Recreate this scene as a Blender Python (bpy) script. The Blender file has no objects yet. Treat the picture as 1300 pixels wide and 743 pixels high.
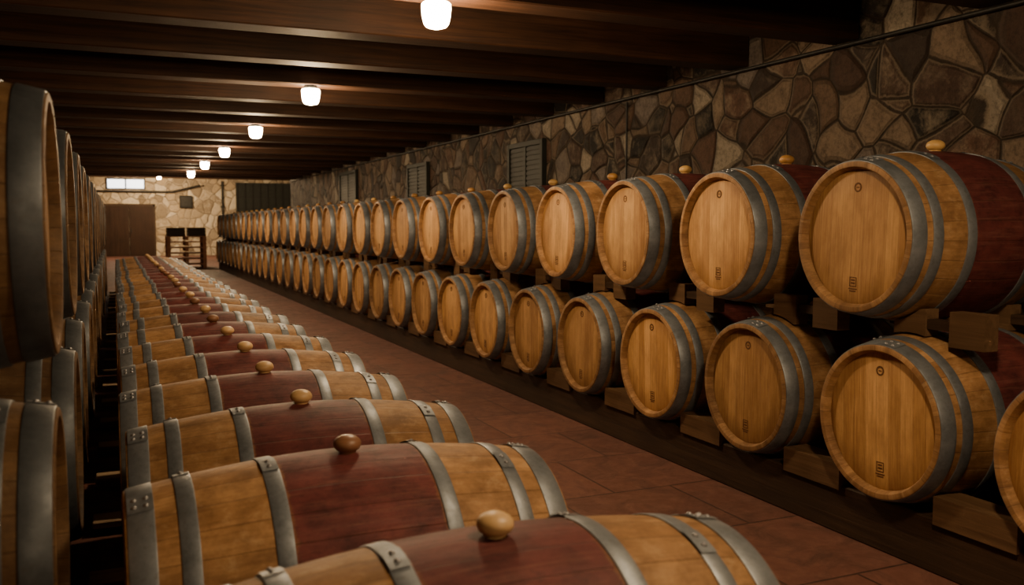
import bpy, bmesh, math, random
from mathutils import Vector, Matrix
random.seed(7)
scene = bpy.context.scene
HC = 1.29
# ------------------------------------------------------------ node helpers
class NT:
    def __init__(s, name):
        s.mat = bpy.data.materials.new(name); s.mat.use_nodes = True
        s.t = s.mat.node_tree; s.t.nodes.clear()
        s.out = s.t.nodes.new('ShaderNodeOutputMaterial')
        s.b = s.t.nodes.new('ShaderNodeBsdfPrincipled')
        s.t.links.new(s.b.outputs[0], s.out.inputs[0])
    def n(s, typ, **kw):
        nd = s.t.nodes.new('ShaderNode' + typ)
        for k, v in kw.items():
            setattr(nd, k, v)
        return nd
    def l(s, a, b): s.t.links.new(a, b)
    def put(s, sock, v):
        if isinstance(v, bpy.types.NodeSocket): s.l(v, sock)
        else:
            if hasattr(sock.default_value, '__len__') and len(sock.default_value) == 4 and len(v) == 3: v = (*v, 1)
            sock.default_value = v
    def math(s, op, a, b=0.0, c=None, clamp=False):
        m = s.n('Math', operation=op, use_clamp=clamp)
        s.put(m.inputs[0], a); s.put(m.inputs[1], b)
        if c is not None: s.put(m.inputs[2], c)
        return m.outputs[0]
    def mix(s, f, a, b, mode='MIX'):
        m = s.n('Mix', data_type='RGBA', blend_type=mode)
        s.put(m.inputs[0], f); s.put(m.inputs[6], a); s.put(m.inputs[7], b)
        return m.outputs[2]
    def noise(s, vec, scale, detail=4, rough=.55, dist=0.0):
        m = s.n('TexNoise'); s.put(m.inputs['Vector'], vec)
        m.inputs['Scale'].default_value = scale; m.inputs['Detail'].default_value = detail
        m.inputs['Roughness'].default_value = rough; m.inputs['Distortion'].default_value = dist
        return m.outputs['Fac']
    def ramp(s, f, stops, interp='LINEAR'):
        r = s.n('ValToRGB'); r.color_ramp.interpolation = interp
        els = r.color_ramp.elements
        while len(els) < len(stops): els.new(0.5)
        for e, (p, c) in zip(els, stops):
            e.position = p; e.color = (*c, 1) if len(c) == 3 else c
        s.put(r.inputs[0], f); return r.outputs[0]
    def mr(s, v, a, b, c, d):
        m = s.n('MapRange'); s.put(m.inputs[0], v)
        for i, x in enumerate((a, b, c, d)): m.inputs[1 + i].default_value = x
        return m.outputs[0]
    def comb(s, x, y, z):
        m = s.n('CombineXYZ'); s.put(m.inputs[0], x); s.put(m.inputs[1], y); s.put(m.inputs[2], z); return m.outputs[0]
    def sep(s, v):
        m = s.n('SeparateXYZ'); s.l(v, m.inputs[0]); return m.outputs
    def obj(s): return s.n('TexCoord').outputs['Object']
    def rand(s): return s.n('ObjectInfo').outputs['Random']
    def bump(s, h, strength=.5, dist=.01):
        b = s.n('Bump'); b.inputs['Strength'].default_value = strength; b.inputs['Distance'].default_value = dist
        s.l(h, b.inputs['Height']); s.l(b.outputs[0], s.b.inputs['Normal'])
    def fin(s, col, rough=.6, metal=0.0, spec=None):
        s.put(s.b.inputs['Base Color'], col); s.put(s.b.inputs['Roughness'], rough); s.put(s.b.inputs['Metallic'], metal)
        if spec is not None: s.b.inputs['Specular IOR Level'].default_value = spec
        return s.mat

def mat_stave(name, vr, wood=((.25,.122,.048),(.54,.31,.135)), red=((.060,.015,.016),(.165,.040,.037)), k=1.0):
    m = NT(name)
    uv = m.n('UVMap').outputs[0]; x = m.sep(uv); u, v = x[0], x[1]
    rnd = m.rand()
    r100 = m.math('MULTIPLY', rnd, 91.0)
    wn = m.n('TexWhiteNoise', noise_dimensions='2D')
    m.l(m.comb(m.math('FLOOR', u), r100, 0.0), wn.inputs['Vector'])
    sv = wn.outputs['Value']
    um = m.math('MULTIPLY', u, .078)
    gv = m.comb(m.math('ADD', m.math('MULTIPLY', um, 90.0), m.math('MULTIPLY', sv, 40)), m.math('MULTIPLY', v, 6.0), r100)
    grain = m.noise(gv, 1.0, 7, .7, .6)
    big = m.noise(m.comb(m.math('MULTIPLY', um, 6.0), m.math('MULTIPLY', v, 4.5), r100), 1.6, 6, .65)
    blot = m.noise(m.comb(m.math('MULTIPLY', um, 22.0), m.math('MULTIPLY', v, 16), r100), 1.0, 6, .75)
    f = m.math('ADD', m.math('MULTIPLY', grain, .75), m.math('MULTIPLY', sv, .25))
    c = m.mix(m.mr(f, .25, .75, 0, 1), wood[0], wood[1])
    c = m.mix(m.mr(big, .42, .66, 0.0, .7), c, tuple(a * .62 for a in wood[0]))
    c = m.mix(m.mr(blot, .48, .7, 0.0, .5), c, tuple(a * .5 for a in wood[0]))
    c = m.mix(m.mr(blot, .46, .34, 0.0, .35), c, (.58, .40, .22))
    fr = m.math('FRACT', u)
    edge = m.math('MINIMUM', fr, m.math('SUBTRACT', 1.0, fr))
    seam = m.mr(edge, 0.0, .03, 1.0, 0.0)
    if vr > 0:
        rc = m.mix(m.mr(m.math('ADD', m.math('MULTIPLY', blot, .5), m.math('MULTIPLY', big, .5)), .38, .6, 0, 1), red[0], red[1])
        worn = m.mr(m.noise(gv, .7, 6, .75), .50, .72, 0.0, .6)
        rc = m.mix(worn, rc, (.23, .092, .070))
        rc = m.mix(m.mr(grain, .55, .75, 0, .5), rc, (.045, .014, .012))
        rc = m.mix(m.mr(blot, .58, .7, 0, .5), rc, (.035, .014, .011))
        av = m.math('ABSOLUTE', v)
        av = m.math('ADD', av, m.math('MULTIPLY', m.math('SUBTRACT', blot, .5), .04))
        fac = m.mr(av, vr - .008, vr + .012, 1.0, 0.0)
        c = m.mix(fac, c, rc)
    c = m.mix(m.math('MULTIPLY', seam, .5), c, (.04, .018, .008))
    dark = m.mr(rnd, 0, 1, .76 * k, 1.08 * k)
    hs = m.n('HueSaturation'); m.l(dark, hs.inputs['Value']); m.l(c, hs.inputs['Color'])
    h = m.math('SUBTRACT', m.math('MULTIPLY', grain, .5), m.math('MULTIPLY', seam, .7))
    m.bump(h, .5, .003)
    return m.fin(hs.outputs[0], m.mr(grain, .3, .7, .52, .72), spec=.25)

def mat_head(k=1.0):
    m = NT('barrel_head_oak')
    x = m.sep(m.obj()); y, z = x[1], x[2]
    rnd = m.rand(); r100 = m.math('MULTIPLY', rnd, 77.0)
    u = m.math('ADD', m.math('DIVIDE', y, .058), 50.3)
    wn = m.n('TexWhiteNoise', noise_dimensions='2D')
    m.l(m.comb(m.math('FLOOR', u), r100, 0.0), wn.inputs['Vector']); sv = wn.outputs['Value']
    grain = m.noise(m.comb(m.math('ADD', m.math('MULTIPLY', y, 150), m.math('MULTIPLY', sv, 60)), m.math('MULTIPLY', z, 5), r100), 1.0, 7, .7, .5)
    big = m.noise(m.comb(m.math('MULTIPLY', y, 10), m.math('MULTIPLY', z, 4), r100), 1.0, 5, .65)
    f = m.math('ADD', m.math('MULTIPLY', grain, .75), m.math('MULTIPLY', sv, .25))
    c = m.mix(m.mr(f, .3, .7, 0, 1), (.38, .185, .066), (.84, .50, .205))
    c = m.mix(m.mr(big, .42, .7, 0, .6), c, (.27, .125, .045))
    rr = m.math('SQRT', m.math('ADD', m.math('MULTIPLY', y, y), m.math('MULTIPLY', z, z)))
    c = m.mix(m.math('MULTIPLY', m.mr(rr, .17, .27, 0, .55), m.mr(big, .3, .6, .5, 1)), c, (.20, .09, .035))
    fr = m.math('FRACT', u); edge = m.math('MINIMUM', fr, m.math('SUBTRACT', 1.0, fr))
    seam = m.mr(edge, 0, .025, 1, 0)
    c = m.mix(m.math('MULTIPLY', seam, .4), c, (.10, .045, .015))
    hs = m.n('HueSaturation'); m.l(m.mr(rnd, 0, 1, .72 * k, 1.15 * k), hs.inputs['Value']); m.l(c, hs.inputs['Color'])
    m.bump(m.math('SUBTRACT', m.math('MULTIPLY', grain, .4), seam), .4, .002)
    return m.fin(hs.outputs[0], .6, spec=.25)

def mat_hoop(k=1.0):
    m = NT('galvanized_hoop')
    o = m.obj()
    n1 = m.noise(o, 9, 6, .7); n2 = m.noise(o, 50, 4, .65)
    c = m.mix(m.mr(n1, .3, .7, 0, 1), tuple(q * k for q in (.12, .135, .155)), tuple(q * k for q in (.29, .32, .36)))
    c = m.mix(m.mr(n2, .55, .75, 0, .4), c, (.09, .075, .06))
    m.bump(n2, .15, .001)
    return m.fin(c, m.mr(n1, .3, .7, .6, .44), .6)

def mat_plain(name, c1, c2, scale=6, rough=.6, metal=0, bump=.3, spec=.4):
    m = NT(name); o = m.obj()
    n = m.noise(o, scale, 5, .6)
    m.bump(m.noise(o, scale * 6, 3), bump, .003)
    return m.fin(m.mix(m.mr(n, .3, .7, 0, 1), c1, c2), rough, metal, spec)

def mat_timber(name, c1, c2, axis='X', rough=.65, bump=.5, spec=.25):
    m = NT(name); x = m.sep(m.obj())
    k = {'X': (1.5, 35, 35), 'Y': (35, 1.5, 35), 'Z': (35, 35, 1.5)}[axis]
    v = m.comb(*[m.math('MULTIPLY', x[i], k[i]) for i in range(3)])
    g = m.noise(v, 1, 6, .65, .6)
    big = m.noise(m.obj(), 1.3, 3, .6)
    c = m.mix(m.mr(g, .3, .7, 0, 1), c1, c2)
    c = m.mix(m.mr(big, .4, .75, 0, .6), c, tuple(q * .5 for q in c1))
    m.bump(g, bump, .004)
    return m.fin(c, rough, 0, spec)

def mat_stone(name, palette, mortar, rim, scale=4.0, bump=1.0):
    m = NT(name); o = m.obj()
    nz = m.n('TexNoise'); m.l(o, nz.inputs['Vector']); nz.inputs['Scale'].default_value = 1.3; nz.inputs['Detail'].default_value = 1
    dv = m.n('VectorMath', operation='SUBTRACT'); m.l(nz.outputs['Color'], dv.inputs[0]); dv.inputs[1].default_value = (.5, .5, .5)
    sc = m.n('VectorMath', operation='SCALE'); m.l(dv.outputs[0], sc.inputs[0]); sc.inputs['Scale'].default_value = .45
    ad = m.n('VectorMath', operation='ADD'); m.l(o, ad.inputs[0]); m.l(sc.outputs[0], ad.inputs[1])
    v1 = m.n('TexVoronoi', feature='F1'); v2 = m.n('TexVoronoi', feature='DISTANCE_TO_EDGE')
    for v in (v1, v2):
        m.l(ad.outputs[0], v.inputs['Vector']); v.inputs['Scale'].default_value = scale; v.inputs['Randomness'].default_value = 1.0
    cs = m.n('SeparateColor'); m.l(v1.outputs['Color'], cs.inputs[0])
    n = len(palette)
    col = m.ramp(cs.outputs[0], [(i / n, p) for i, p in enumerate(palette)], 'CONSTANT')
    fine = m.noise(o, 7, 9, .72, .3); fine2 = m.noise(o, 36, 6, .75)
    bright = m.mr(cs.outputs[1], .35, .75, .1, 1)
    col = m.mix(m.math('MULTIPLY', m.mr(fine, .46, .64, 0, .85), bright), col, m.mix(.6, col, rim), 'MIX')
    col = m.mix(m.mr(fine, .46, .34, 0, .55), col, tuple(q * .6 for q in mortar))
    col = m.mix(m.mr(fine2, .45, .7, 0, .65), col, tuple(q * .3 for q in mortar))
    d = v2.outputs['Distance']
    dn = m.math('ADD', d, m.math('MULTIPLY', m.math('SUBTRACT', fine2, .5), .05))
    dn = m.math('ADD', dn, m.math('MULTIPLY', m.math('SUBTRACT', fine, .5), -.10))
    rimf = m.math('MULTIPLY', m.mr(dn, .04, .085, 1, 0), m.mr(cs.outputs[2], .45, .6, .0, .6))
    col = m.mix(rimf, col, rim)
    mvar = m.mix(m.mr(fine, .4, .62, 0, 1), mortar, tuple(q * .3 for q in mortar))
    col = m.mix(m.mr(dn, .020, .050, .95, 0), col, mvar)
    h = m.math('ADD', m.mr(dn, 0, .12, 0, 1.0), m.math('MULTIPLY', fine, .7))
    h = m.math('ADD', h, m.math('MULTIPLY', cs.outputs[2], .5))
    h = m.math('ADD', h, m.math('MULTIPLY', fine2, .25))
    m.bump(h, bump, .05)
    return m.fin(col, .72, 0, .4)

def mat_floor():
    m = NT('terracotta_floor'); o = m.obj()
    br = m.n('TexBrick', offset=.5)
    m.l(o, br.inputs['Vector']); br.inputs['Scale'].default_value = 1.0
    br.inputs['Color1'].default_value = (.185, .075, .056, 1); br.inputs['Color2'].default_value = (.125, .051, .039, 1)
    br.inputs['Mortar'].default_value = (.05, .024, .018, 1)
    br.inputs['Mortar Size'].default_value = .006; br.inputs['Brick Width'].default_value = .62; br.inputs['Row Height'].default_value = .62
    n1 = m.noise(o, 1.7, 6, .65); n2 = m.noise(o, 12, 7, .75); n3 = m.noise(o, 4, 8, .75, 1.0)
    c = m.mix(m.mr(n1, .35, .7, 0, .5), br.outputs['Color'], (.09, .042, .034))
    c = m.mix(m.mr(n2, .45, .7, 0, .6), c, (.25, .12, .092))
    c = m.mix(m.mr(n3, .48, .66, 0, .7), c, (.065, .031, .025))
    c = m.mix(m.math('MULTIPLY', br.outputs['Fac'], .55), c, (.04, .02, .015))
    h = m.math('SUBTRACT', m.math('MULTIPLY', n2, .5), br.outputs['Fac'])
    m.bump(h, .5, .004)
    return m.fin(c, m.mr(n3, .3, .7, .45, .7), 0, .35)

def mat_emit(name, col, st):
    m = NT(name)
    m.b.inputs['Base Color'].default_value = (.9, .85, .75, 1)
    m.b.inputs['Emission Color'].default_value = (*col, 1); m.b.inputs['Emission Strength'].default_value = st
    return m.mat

M_head = mat_head(); M_hoop = mat_hoop()
M_headD = mat_head(.45); M_hoopD = mat_hoop(.45)  # head and hoop copies with the left side's dimness put into the colour
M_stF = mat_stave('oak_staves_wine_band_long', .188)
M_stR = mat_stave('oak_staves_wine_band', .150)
M_stD = mat_stave('oak_staves_shaded', .150, k=.36)  # same oak, colour darkened to stand in for shade on the left stack
M_rivet = mat_plain('steel_rivet', (.2, .2, .22), (.35, .35, .37), 20, .45, .7)
M_stamp = mat_plain('burnt_stamp', (.09, .035, .012), (.14, .06, .02), 40, .8)
m = NT('bung_tan'); M_bung = m.fin(m.mix(m.math('GREATER_THAN', m.rand(), .5), (.55, .34, .12), (.42, .22, .07)), .45)
m = NT('bung_mixed'); M_bungF = m.fin(m.mix(m.math('GREATER_THAN', m.rand(), .6), (.62, .40, .19), (.24, .115, .06)), .42)
M_rack = mat_timber('rack_timber', (.030, .017, .010), (.075, .042, .023), 'Y')
M_block = mat_timber('cradle_block_timber', (.09, .05, .025), (.20, .115, .06), 'Y')
M_slat = mat_timber('pale_slat_timber', (.42, .28, .17), (.62, .46, .30), 'X')
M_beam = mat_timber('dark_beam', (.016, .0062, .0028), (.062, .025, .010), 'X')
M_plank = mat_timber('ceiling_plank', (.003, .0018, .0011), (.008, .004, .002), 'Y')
M_pal = mat_timber('pallet_wood', (.26, .11, .06), (.45, .21, .11), 'X')
K = .80
M_stone = mat_stone('rubble_stone', [tuple(q * K for q in c) for c in [(.13,.072,.048), (.19,.12,.08), (.05,.032,.026), (.28,.20,.14), (.006,.006,.006), (.15,.078,.052), (.22,.18,.16), (.08,.042,.030), (.44,.37,.29), (.15,.085,.055), (.10,.058,.042), (.025,.02,.017)]],
                    (.055, .032, .020), (.38, .30, .22))
M_stoneB = mat_stone('pale_rubble_stone', [(.42,.34,.24), (.62,.53,.40), (.28,.22,.15), (.72,.64,.5), (.46,.36,.24)], (.30, .23, .16), (.8, .7, .55), 2.6, .6)
M_floor = mat_floor()
M_iron = mat_plain('black_iron', (.012, .012, .012), (.03, .028, .025), 12, .5, .4)
M_door = mat_timber('door_wood', (.024, .011, .006), (.05, .023, .012), 'Z')
M_shut = mat_plain('grey_green_shutter', (.012, .014, .012), (.023, .026, .021), 8, .6)
M_lamp = mat_emit('lamp_glass', (1, .76, .48), 110)
M_pane = mat_emit('daylight_pane', (.85, .92, 1.0), 4)

# ------------------------------------------------------------ mesh helpers
def finish(bm, name, mats, parent=None, smooth=None):
    me = bpy.data.meshes.new(name)
    bm.normal_update(); bm.to_mesh(me); bm.free()
    for mt in mats: me.materials.append(mt)
    if smooth is not None:
        for p in me.polygons: p.use_smooth = True
        me.set_sharp_from_angle(angle=math.radians(smooth))
    return me
def link(name, me, loc=(0, 0, 0), rot=(0, 0, 0), parent=None):
    o = bpy.data.objects.new(name, me); o.location = loc; o.rotation_euler = rot
    scene.collection.objects.link(o)
    if parent: o.parent = parent
    return o
def box(bm, x0, x1, y0, y1, z0, z1, mat=0, bev=0):
    r = bmesh.ops.create_cube(bm, size=1)
    vs = r['verts']
    for v in vs:
        v.co = Vector(((x0 + x1) / 2 + v.co.x * (x1 - x0), (y0 + y1) / 2 + v.co.y * (y1 - y0), (z0 + z1) / 2 + v.co.z * (z1 - z0)))
    fs = {f for v in vs for f in v.link_faces}
    for f in fs: f.material_index = mat
    if bev:
        es = list({e for v in vs for e in v.link_edges})
        rr = bmesh.ops.bevel(bm, geom=es, offset=bev, segments=1, affect='EDGES')
        for f in rr['faces']: f.material_index = mat
def tube(bm, p0, p1, r, seg=12, mat=0):
    p0 = Vector(p0); p1 = Vector(p1); d = p1 - p0
    M = Matrix.Translation((p0 + p1) / 2) @ d.to_track_quat('Z', 'Y').to_matrix().to_4x4()
    rr = bmesh.ops.create_cone(bm, cap_ends=True, segments=seg, radius1=r, radius2=r, depth=d.length, matrix=M)
    for f in {f for v in rr['verts'] for f in v.link_faces}: f.material_index = mat

# ------------------------------------------------------------ barrel
def barrel_mesh(name, L, Rb, Rh, m_st, m_bung, bil, qtr, mh=None, mp=None, SEG=84, NST=28):
    bm = bmesh.new(); uvl = bm.loops.layers.uv.new('UVMap')
    H = L / 2
    rad = lambda x: Rb - (Rb - Rh) * abs(x / H) ** 1.9
    def lathe(prof, mat):
        rings = []
        for (x, r) in prof:
            if r < 1e-5: rings.append([bm.verts.new((x, 0, 0))])
            else: rings.append([bm.verts.new((x, r * math.sin(2 * math.pi * i / SEG), r * math.cos(2 * math.pi * i / SEG))) for i in range(SEG)])
        for k in range(len(prof) - 1):
            A, B = rings[k], rings[k + 1]
            for i in range(SEG):
                j = (i + 1) % SEG
                if len(B) == 1:
                    f = bm.faces.new((A[i], A[j], B[0])); uvs = [(i, prof[k][0]), (i + 1, prof[k][0]), (i + .5, prof[k + 1][0])]
                else:
                    f = bm.faces.new((A[i], A[j], B[j], B[i])); uvs = [(i, prof[k][0]), (i + 1, prof[k][0]), (i + 1, prof[k + 1][0]), (i, prof[k + 1][0])]
                f.material_index = mat
                for lp, (a, b) in zip(f.loops, uvs): lp[uvl].uv = (a / SEG * NST, b)
    lathe([(-H + L * i / 24, rad(-H + L * i / 24)) for i in range(25)], 0)
    for s in (-1, 1):
        e = H * s
        lathe([(e, Rh), (e + s * .002, Rh - .006), (e + s * .001, Rh - .020), (e - s * .010, Rh - .027), (e - s * .030, Rh - .031)], 0)
        lathe([(e - s * .030, Rh - .031), (e - s * .026, Rh - .042), (e - s * .0245, (Rh) * .5), (e - s * .024, 0)], 1)
    def hoop(c, w, ang0):
        x0, x1 = c - w / 2, c + w / 2; t = .0042
        pr = [(x0, rad(x0) - .003), (x0, rad(x0) + t * .7), (x0 + .003, rad(x0 + .003) + t), (c, rad(c) + t), (x1 - .003, rad(x1 - .003) + t), (x1, rad(x1) + t * .7), (x1, rad(x1) - .003)]
        lathe(pr, 2)
        for a in (ang0, ang0 + .10):
            for dx in ((-w * .22, w * .22) if w > .05 else (0,)):
                r = rad(c + dx) + t
                pos = Vector((c + dx, r * math.sin(a), r * math.cos(a)))
                rr = bmesh.ops.create_uvsphere(bm, u_segments=8, v_segments=6, radius=.0075, matrix=Matrix.Translation(pos))
                for f in {f for v in rr['verts'] for f in v.link_faces}: f.material_index = 3
        n = 8
        x0b, x1b = x0 + .001, x1 - .001
        prev = None
        for i in range(n + 1):
            a = ang0 - .07 + (.24) * i / n
            va = [bm.verts.new((x, (rad(x) + t + .0025) * math.sin(a), (rad(x) + t + .0025) * math.cos(a))) for x in (x0b, x1b)]
            if prev:
                f = bm.faces.new((prev[0], va[0], va[1], prev[1])); f.material_index = 2
            prev = va
    for s in (-1, 1):
        hoop(s * (H - .034), .060, .12 if s > 0 else -.30)
        hoop(s * qtr, .042, -.35 if s > 0 else .22)
        hoop(s * bil, .042, .30 if s > 0 else -.12)
    rr = bmesh.ops.create_cone(bm, cap_ends=True, segments=20, radius1=.022, radius2=.024, depth=.024, matrix=Matrix.Translation((0, 0, Rb + .002)))
    for f in {f for v in rr['verts'] for f in v.link_faces}: f.material_index = 4
    rr = bmesh.ops.create_uvsphere(bm, u_segments=24, v_segments=14, radius=.037, matrix=Matrix.Translation((0, 0, Rb + .022)) @ Matrix.Diagonal((1, 1, .66, 1)))
    for f in {f for v in rr['verts'] for f in v.link_faces}: f.material_index = 4
    for s in (-1, 1):
        xf = s * (H - .0235)
        def bar(y0, y1, z0, z1): box(bm, min(xf, xf - s * .002), max(xf, xf - s * .002), y0, y1, z0, z1, 5)
        zc = -Rh * .60
        for (a, b, c, d) in ((-.018, .018, .016, .019), (-.018, .018, -.019, -.016), (-.018, -.015, -.019, .019), (.015, .018, -.019, .019), (-.010, .010, .004, .010), (-.010, .010, -.008, -.002),
                             (-.022, .022, -.030, -.026), (-.016, .016, -.039, -.035)):
            bar(a, b, zc + c, zc + d)
        zc = Rh * .66
        N = 16
        for i in range(N):
            a = 2 * math.pi * i / N; bar(.016 * math.cos(a) - .003, .016 * math.cos(a) + .003, zc + .016 * math.sin(a) - .003, zc + .016 * math.sin(a) + .003)
        bar(-.007, .007, zc - .002, zc + .002)
    bmesh.ops.recalc_face_normals(bm, faces=bm.faces)
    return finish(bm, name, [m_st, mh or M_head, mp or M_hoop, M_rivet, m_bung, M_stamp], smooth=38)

LR = .86; HL = LR / 2
B_R = barrel_mesh('wine_barrel_mesh', LR, .35, .297, M_stR, M_bung, .168, .318)
B_L = barrel_mesh('wine_barrel_shaded_mesh', LR, .35, .297, M_stD, M_bung, .168, .318, M_headD, M_hoopD)  # left stack barrel: same build, shade painted in by the darker materials
B_F = barrel_mesh('wine_barrel_long_mesh', 1.10, .342, .288, M_stF, M_bungF, .210, .415)

XH = 2.667
cxR = XH + HL
ZU, ZL = HC - .05, HC - .76
SU, SL = .88, .812
YU0, YL0 = 2.75, 2.60
YEND = 27.0
up_y = []; lo_y = []
y = YU0
while y < YEND: up_y.append(y); y += SU
y = YL0 - SL * 2
while y < YEND: lo_y.append(y); y += SL
J = lambda a: random.uniform(-a, a)
for y in up_y: link('wine_barrel', B_R, (cxR + J(.008), y, ZU), (J(.05), 0, math.pi + J(.012)))
for y in lo_y: link('wine_barrel', B_R, (cxR + J(.008), y, ZL), (J(.05), 0, math.pi + J(.012)))
ZF = .344
fl_y = [1.60] + [2.365 + .70 * i for i in range(24)]
for i, y in enumerate(fl_y):
    x = .552 + (.11 if i == 0 else J(.012))
    link('wine_barrel', B_F, (x, y, ZF), (J(.04), 0, J(.01)))
XLH = -.13
ly_u = [2.34 + .98 * i for i in range(15)]
ly_l = [2.24 + .98 * i for i in range(15)]
ZLU, ZLL = HC - .0, HC - .71
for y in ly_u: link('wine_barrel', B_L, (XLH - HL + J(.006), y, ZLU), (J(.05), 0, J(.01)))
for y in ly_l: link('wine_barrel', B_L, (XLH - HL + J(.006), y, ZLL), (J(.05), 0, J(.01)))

# ------------------------------------------------------------ racks
def prism(bm, prof, xa, xb, mat):
    A = [bm.verts.new((xa, p[0], p[1])) for p in prof]; B = [bm.verts.new((xb, p[0], p[1])) for p in prof]
    fs = [bm.faces.new(A[::-1]), bm.faces.new(B)]
    for i in range(len(prof)):
        j = (i + 1) % len(prof); fs.append(bm.faces.new((A[i], A[j], B[j], B[i])))
    for f in fs: f.material_index = mat
def chock(bm, xa, xb, y0, wb, zU, ys_top, z_bot=None, zL=None, ys_bot=None, cap=.11, mat=1, RC=.32, dip=.03):
    """saddle block: hollowed on top by the barrels above, and below by the barrels it sits on"""
    R = RC + .006
    def top(y):
        d = min(abs(y - q) for q in ys_top); z = zU - RC + cap
        return min(z, zU - math.sqrt(R * R - d * d)) if d < R else z
    def bot(y):
        if z_bot is not None: return z_bot
        d = min(abs(y - q) for q in ys_bot); z = zL + RC - dip
        return max(z, zL + math.sqrt(R * R - d * d)) if d < R else z
    N = 16
    yy = [y0 - wb + 2 * wb * i / N for i in range(N + 1)]
    T = [(y, max(top(y), bot(y) + .004)) for y in yy]; Bt = [(y, bot(y)) for y in yy]
    prism(bm, T + Bt[::-1], xa, xb, mat)
def base_rack(name, xcs, ys, s, zc):
    RC = .32
    bm = bmesh.new(); z1 = zc - RC
    for xc in xcs:
        box(bm, xc - .05, xc + .05, ys[0] - s / 2, ys[-1] + s / 2, 0, z1 - .004, 0, .006)
        for y in ys[:-1]: chock(bm, xc - .065, xc + .065, y + s / 2, .17, zc, ys, z_bot=z1 - .02, cap=.085)
    for y in ys[:-1]: box(bm, min(xcs) + .05, max(xcs) - .05, y + s / 2 - .05, y + s / 2 + .05, .02, z1 - .02, 0, .005)
    bmesh.ops.recalc_face_normals(bm, faces=bm.faces)
    link(name, finish(bm, name, [M_rack, M_block]))
def upper_chocks(name, xcs, ys, zc, ysl, zl, s):
    bm = bmesh.new()
    for xc in xcs:
        for y in [ys[0] - s / 2 + .16] + [q + s / 2 for q in ys[:-1]]:
            for yc in (y - .13, y + .13):
                chock(bm, xc - .035, xc + .035, yc, .075, zc, ys, zL=zl, ys_bot=ysl, cap=.06, RC=.334)
            box(bm, xc - .025, xc + .025, y - .19, y + .19, zc - .334 - .016, zc - .334 + .022, 0)
    bmesh.ops.recalc_face_normals(bm, faces=bm.faces)
    link(name, finish(bm, name, [M_rack, M_block]))
base_rack('barrel_rack', (XH + .12, XH + LR - .12), lo_y, SL, ZL)
upper_chocks('barrel_chocks', (XH + .20, XH + LR - .20), up_y, ZU, lo_y, ZL, SU)
base_rack('barrel_rack', (XLH - LR + .12, XLH - .12), ly_l, .98, ZLL)
upper_chocks('barrel_chocks', (XLH - LR + .20, XLH - .20), ly_u, ZLU, ly_l, ZLL, .98)
bm = bmesh.new()
for xc in (.552 - .42, .552 + .42):
    box(bm, xc - .04, xc + .04, 1.2, fl_y[-1] + .4, .0, .030, 0, .004)
for i in range(len(fl_y) - 1):
    yc = (fl_y[i] + fl_y[i + 1]) / 2
    box(bm, -.12, 1.08, yc - .065, yc + .065, .030, .058, 1, .004)
link('floor_barrel_rack', finish(bm, 'floor_barrel_rack', [M_rack, M_slat]))

# ------------------------------------------------------------ room
XW, XLW = 4.40, -1.30
Y0, Y1, Y2 = -3.5, 25.0, 40.0
ZC, ZC2, ZB = 2.78, 3.45, 2.47
def slab(name, x0, x1, y0, y1, z0, z1, mat):
    bm = bmesh.new(); box(bm, x0, x1, y0, y1, z0, z1); return link(name, finish(bm, name, [mat]))
slab('floor', XLW - .2, 9.2, Y0 - .2, Y2 + .2, -.2, 0, M_floor)
slab('wall_right', XW, XW + .25, Y0, Y1, 0, ZC2, M_stone)
slab('wall_left', XLW - .2, XLW, Y0, Y2, 0, ZC2, M_stone)
slab('wall_back', XLW - .2, 9.2, Y2, Y2 + .2, 0, ZC2, M_stoneB)
slab('wall_front', XLW - .2, XW + .25, Y0 - .2, Y0, 0, ZC2, M_stone)
slab('wall_alcove_side', 9.0, 9.2, Y1, Y2, 0, ZC2, M_stoneB)
slab('wall_alcove_front', XW + .25, 9.2, Y1 - .2, Y1, 0, ZC2, M_stoneB)
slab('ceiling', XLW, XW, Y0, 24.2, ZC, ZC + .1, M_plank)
slab('ceiling_high', XLW - .2, 9.2, 24.0, Y2 + .2, ZC2, ZC2 + .1, M_plank)
slab('trim_ceiling_step', XLW, XW, 24.1, 24.3, ZB, ZC2, M_beam)
BY0 = 4.62
yb = BY0 - 1.1 * 7
bm_me = bmesh.new(); box(bm_me, XLW + .002, XW - .002, -.11, .11, 0, ZC - ZB - .002, 0, .008)
me_beam = finish(bm_me, 'ceiling_beam', [M_beam])
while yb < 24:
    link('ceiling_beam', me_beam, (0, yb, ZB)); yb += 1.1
yb = 26
bm_me = bmesh.new(); box(bm_me, XLW + .002, 8.99, -.11, .11, 0, .3, 0, .008)
me_beam2 = finish(bm_me, 'ceiling_beam', [M_beam])
while yb < Y2:
    link('ceiling_beam', me_beam2, (0, yb, ZC2 - .302)); yb += 2.2

# ------------------------------------------------------------ lamps
bm = bmesh.new()
def ring_surf(bm, prof, seg, mat):
    rings = [[bm.verts.new((r * math.cos(2 * math.pi * i / seg), r * math.sin(2 * math.pi * i / seg), z)) for i in range(seg)] for r, z in prof]
    for a, b in zip(rings, rings[1:]):
        for i in range(seg):
            j = (i + 1) % seg; f = bm.faces.new((a[i], a[j], b[j], b[i])); f.material_index = mat
    for R_ in (rings[0], rings[-1]):
        f = bm.faces.new(R_); f.material_index = mat
ring_surf(bm, [(.05, 0), (.055, -.005), (.055, -.022), (.046, -.03)], 28, 0)
ring_surf(bm, [(.070, -.030), (.077, -.038), (.078, -.060), (.074, -.100), (.066, -.135), (.054, -.152), (.030, -.160)], 28, 1)
bmesh.ops.recalc_face_normals(bm, faces=bm.faces)
me_lamp = finish(bm, 'ceiling_lamp', [M_iron, M_lamp], smooth=40)
XLAMP = 1.57
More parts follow.
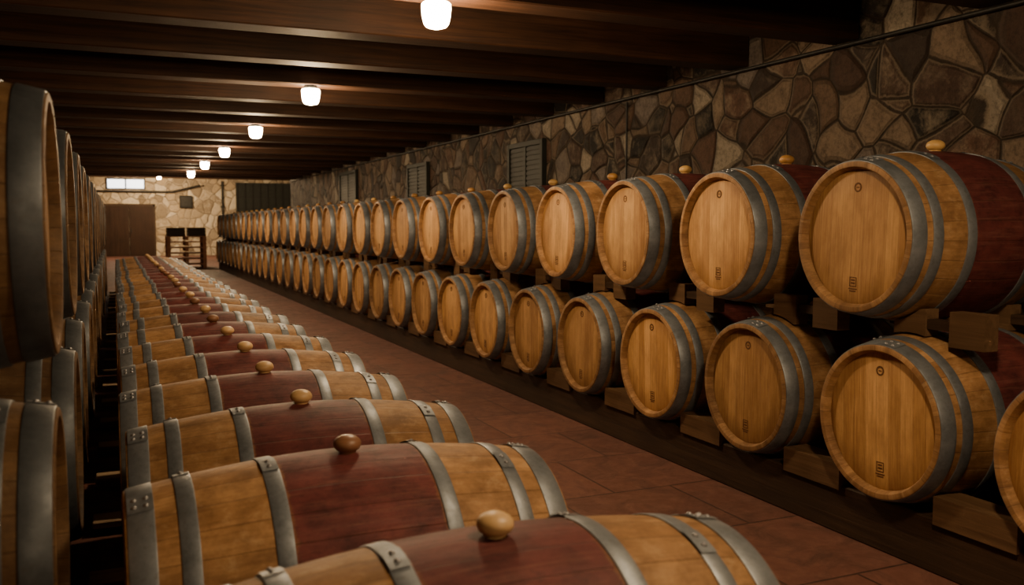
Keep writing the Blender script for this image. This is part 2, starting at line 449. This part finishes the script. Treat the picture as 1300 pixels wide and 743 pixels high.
def lamp(x, y, z, w):
    o = link('ceiling_lamp', me_lamp, (x, y, z))
    ld = bpy.data.lights.new('bulb', 'POINT'); ld.energy = w; ld.color = (1, .69, .375); ld.shadow_soft_size = .07
    lo = bpy.data.objects.new('bulb', ld); scene.collection.objects.link(lo); lo.parent = o; lo.location = (0, 0, -.26)
for i in range(-2, 6):
    lamp(XLAMP, BY0 + 3.3 * i - .05, ZB, 70 if i < 3 else 60)
lamp(2.0, 30.4, ZC2 - .302, 280); lamp(1.6, 36.9, ZC2 - .302, 620); lamp(6.5, 34.7, ZC2 - .302, 80)

# ------------------------------------------------------------ wall windows with louvred shutters
def window(name, y0, y1, z0, z1):
    bm = bmesh.new()
    x0, x1 = XW - .06, XW - .001
    box(bm, x0, x1, y0 - .06, y0, z0 - .06, z1 + .06, 0, .004); box(bm, x0, x1, y1, y1 + .06, z0 - .06, z1 + .06, 0, .004)
    box(bm, x0, x1, y0, y1, z1, z1 + .06, 0, .004); box(bm, x0, x1, y0, y1, z0 - .06, z0, 0, .004)
    ym = (y0 + y1) / 2; box(bm, x0 + .01, x1, ym - .025, ym + .025, z0, z1, 0)
    box(bm, x1 - .03, x1, y0, y1, z0, z1, 1)
    z = z0 + .03
    while z < z1 - .02:
        for a, b in ((y0 + .01, ym - .03), (ym + .03, y1 - .01)): box(bm, x0 + .015, x0 + .03, a, b, z, z + .035, 1)
        z += .055
    link(name, finish(bm, name, [M_shut, M_shut]))
window('window_1', 9.15, 10.0, 1.55, 2.18); window('window_2', 13.2, 14.1, 1.55, 2.18); window('window_3', 17.6, 18.9, 1.5, 2.3)
bm = bmesh.new()
tube(bm, (XW - .04, Y0 + .05, 2.445), (XW - .04, Y1 - .1, 2.445), .014)
link('wall_conduit', finish(bm, 'wall_conduit', [M_iron], smooth=40))
bm = bmesh.new(); tube(bm, (XW - .02, 7.35, 1.0), (XW - .02, 7.35, 2.42), .010)
box(bm, XW - .04, XW - .001, 7.32, 7.38, 1.4, 1.46)
link('wall_conduit', finish(bm, 'wall_conduit', [M_iron], smooth=40))

# ------------------------------------------------------------ back area
bm = bmesh.new()
a, b = -.35, 1.48; yw = Y2 - .001
box(bm, a - .08, a, yw - .08, yw, 0, 2.1, 0); box(bm, b, b + .08, yw - .08, yw, 0, 2.1, 0); box(bm, a - .08, b + .08, yw - .08, yw, 2.02, 2.12, 0)
for q0, q1 in ((a, (a + b) / 2 - .01), ((a + b) / 2 + .01, b)):
    box(bm, q0, q1, yw - .05, yw, 0, 2.02, 1)
    n = 5
    for i in range(n): box(bm, q0 + (q1 - q0) * i / n + .01, q0 + (q1 - q0) * (i + 1) / n - .01, yw - .062, yw - .05, .05, 1.98, 1)
box(bm, (a + b) / 2 + .05, (a + b) / 2 + .09, yw - .10, yw - .06, .95, 1.1, 2)
link('door_1', finish(bm, 'door_1', [M_rack, M_door, M_iron]))
bm = bmesh.new()
for (u0, u1) in ((-.2, .45), (.5, 1.15)):
    box(bm, u0, u1, yw - .03, yw, 2.75, 3.1, 1)
box(bm, -.26, 1.21, yw - .05, yw, 3.1, 3.15, 0); box(bm, -.26, 1.21, yw - .05, yw, 2.70, 2.75, 0)
for q in (-.26, .44, 1.15): box(bm, q, q + .06, yw - .05, yw, 2.75, 3.1, 0)
link('window_4', finish(bm, 'window_4', [M_iron, M_pane]))
bm = bmesh.new()
box(bm, 4.75, 7.6, yw - .06, yw, .3, 3.05, 0)
for i in range(9): box(bm, 4.8 + i * .31, 4.83 + i * .31, yw - .09, yw - .06, .3, 3.05, 1)
for i in range(6): box(bm, 4.75, 7.6, yw - .085, yw - .06, .5 + i * .48, .53 + i * .48, 1)
link('window_5', finish(bm, 'window_5', [M_shut, M_iron]))
bm = bmesh.new()
tube(bm, (-1.2, yw - .3, 2.62), (2.2, yw - .3, 2.62), .035); tube(bm, (2.2, yw - .3, 2.62), (3.3, yw - .3, 2.9), .035)
for q in (-.9, .6, 2.1): tube(bm, (q, yw - .3, 2.62), (q, yw - .01, 2.62), .02)
link('water_pipe', finish(bm, 'water_pipe', [M_iron], smooth=40))
bm = bmesh.new(); tube(bm, (4.2, yw - .06, 0), (4.2, yw - .06, 3.1), .04)
for q in (1, 2, 2.9): box(bm, 4.12, 4.28, yw - .1, yw, q, q + .05)
link('drain_pipe', finish(bm, 'drain_pipe', [M_iron], smooth=40))
bm = bmesh.new(); box(bm, 2.5, 3.0, yw - .15, yw, 1.97, 2.48, 0, .02); box(bm, 2.55, 2.95, yw - .17, yw - .15, 2.02, 2.43, 0, .01)
link('electrical_box', finish(bm, 'electrical_box', [M_iron]))
bm = bmesh.new()
px0, px1, py0, py1 = 1.40, 2.50, 28.4, 29.5
z = 0
for L_ in range(6):
    for q in (px0, (px0 + px1) / 2 - .05, px1 - .1): box(bm, q, q + .1, py0, py1, z, z + .095, 0)
    for i in range(7):
        yy = py0 + i * (py1 - py0 - .1) / 6; box(bm, px0, px1, yy, yy + .1, z + .095, z + .12, 0)
    z += .165 if L_ < 5 else .12
    if L_ < 5:
        for q in (px0, px1 - .1):
            for yy in (py0, py1 - .1): box(bm, q, q + .1, yy, yy + .1, z - .045, z, 0)
link('pallet_stack', finish(bm, 'pallet_stack', [M_pal]))
for q in (1.42, 2.0):
    bm = bmesh.new(); ht = .26
    for i in range(3):
        for f_ in (28.5, 29.2): box(bm, q, q + .5, f_, f_ + .02, z + .01 + i * .085, z + .08 + i * .085, 0)
        for f_ in (q, q + .48): box(bm, f_, f_ + .02, 28.52, 29.2, z + .01 + i * .085, z + .08 + i * .085, 0)
    box(bm, q, q + .5, 28.5, 29.22, z, z + .012, 0)
    box(bm, q + .02, q + .48, 28.52, 29.2, z + .012, z + .2, 1)
    link('wooden_crate', finish(bm, 'wooden_crate', [M_rack, M_iron]))

# ------------------------------------------------------------ world / camera
w = bpy.data.worlds.new('cellar_dark'); scene.world = w; w.use_nodes = True
w.node_tree.nodes['Background'].inputs[0].default_value = (.02, .016, .012, 1)
w.node_tree.nodes['Background'].inputs[1].default_value = .3
F = 1150.0
p = math.atan(86.5 / F); phi = math.atan(505 / F * math.cos(p))
cd = bpy.data.cameras.new('camera'); cam = bpy.data.objects.new('camera', cd); scene.collection.objects.link(cam)
cam.location = (0, 0, HC); cam.rotation_euler = (math.pi / 2 - p, 0, -phi)
cd.sensor_fit = 'HORIZONTAL'; cd.sensor_width = 36; cd.lens = 36 * F / 1300
cd.clip_start = .02; cd.clip_end = 200
cd.dof.use_dof = True; cd.dof.focus_distance = 4.6; cd.dof.aperture_fstop = 3.2
scene.camera = cam
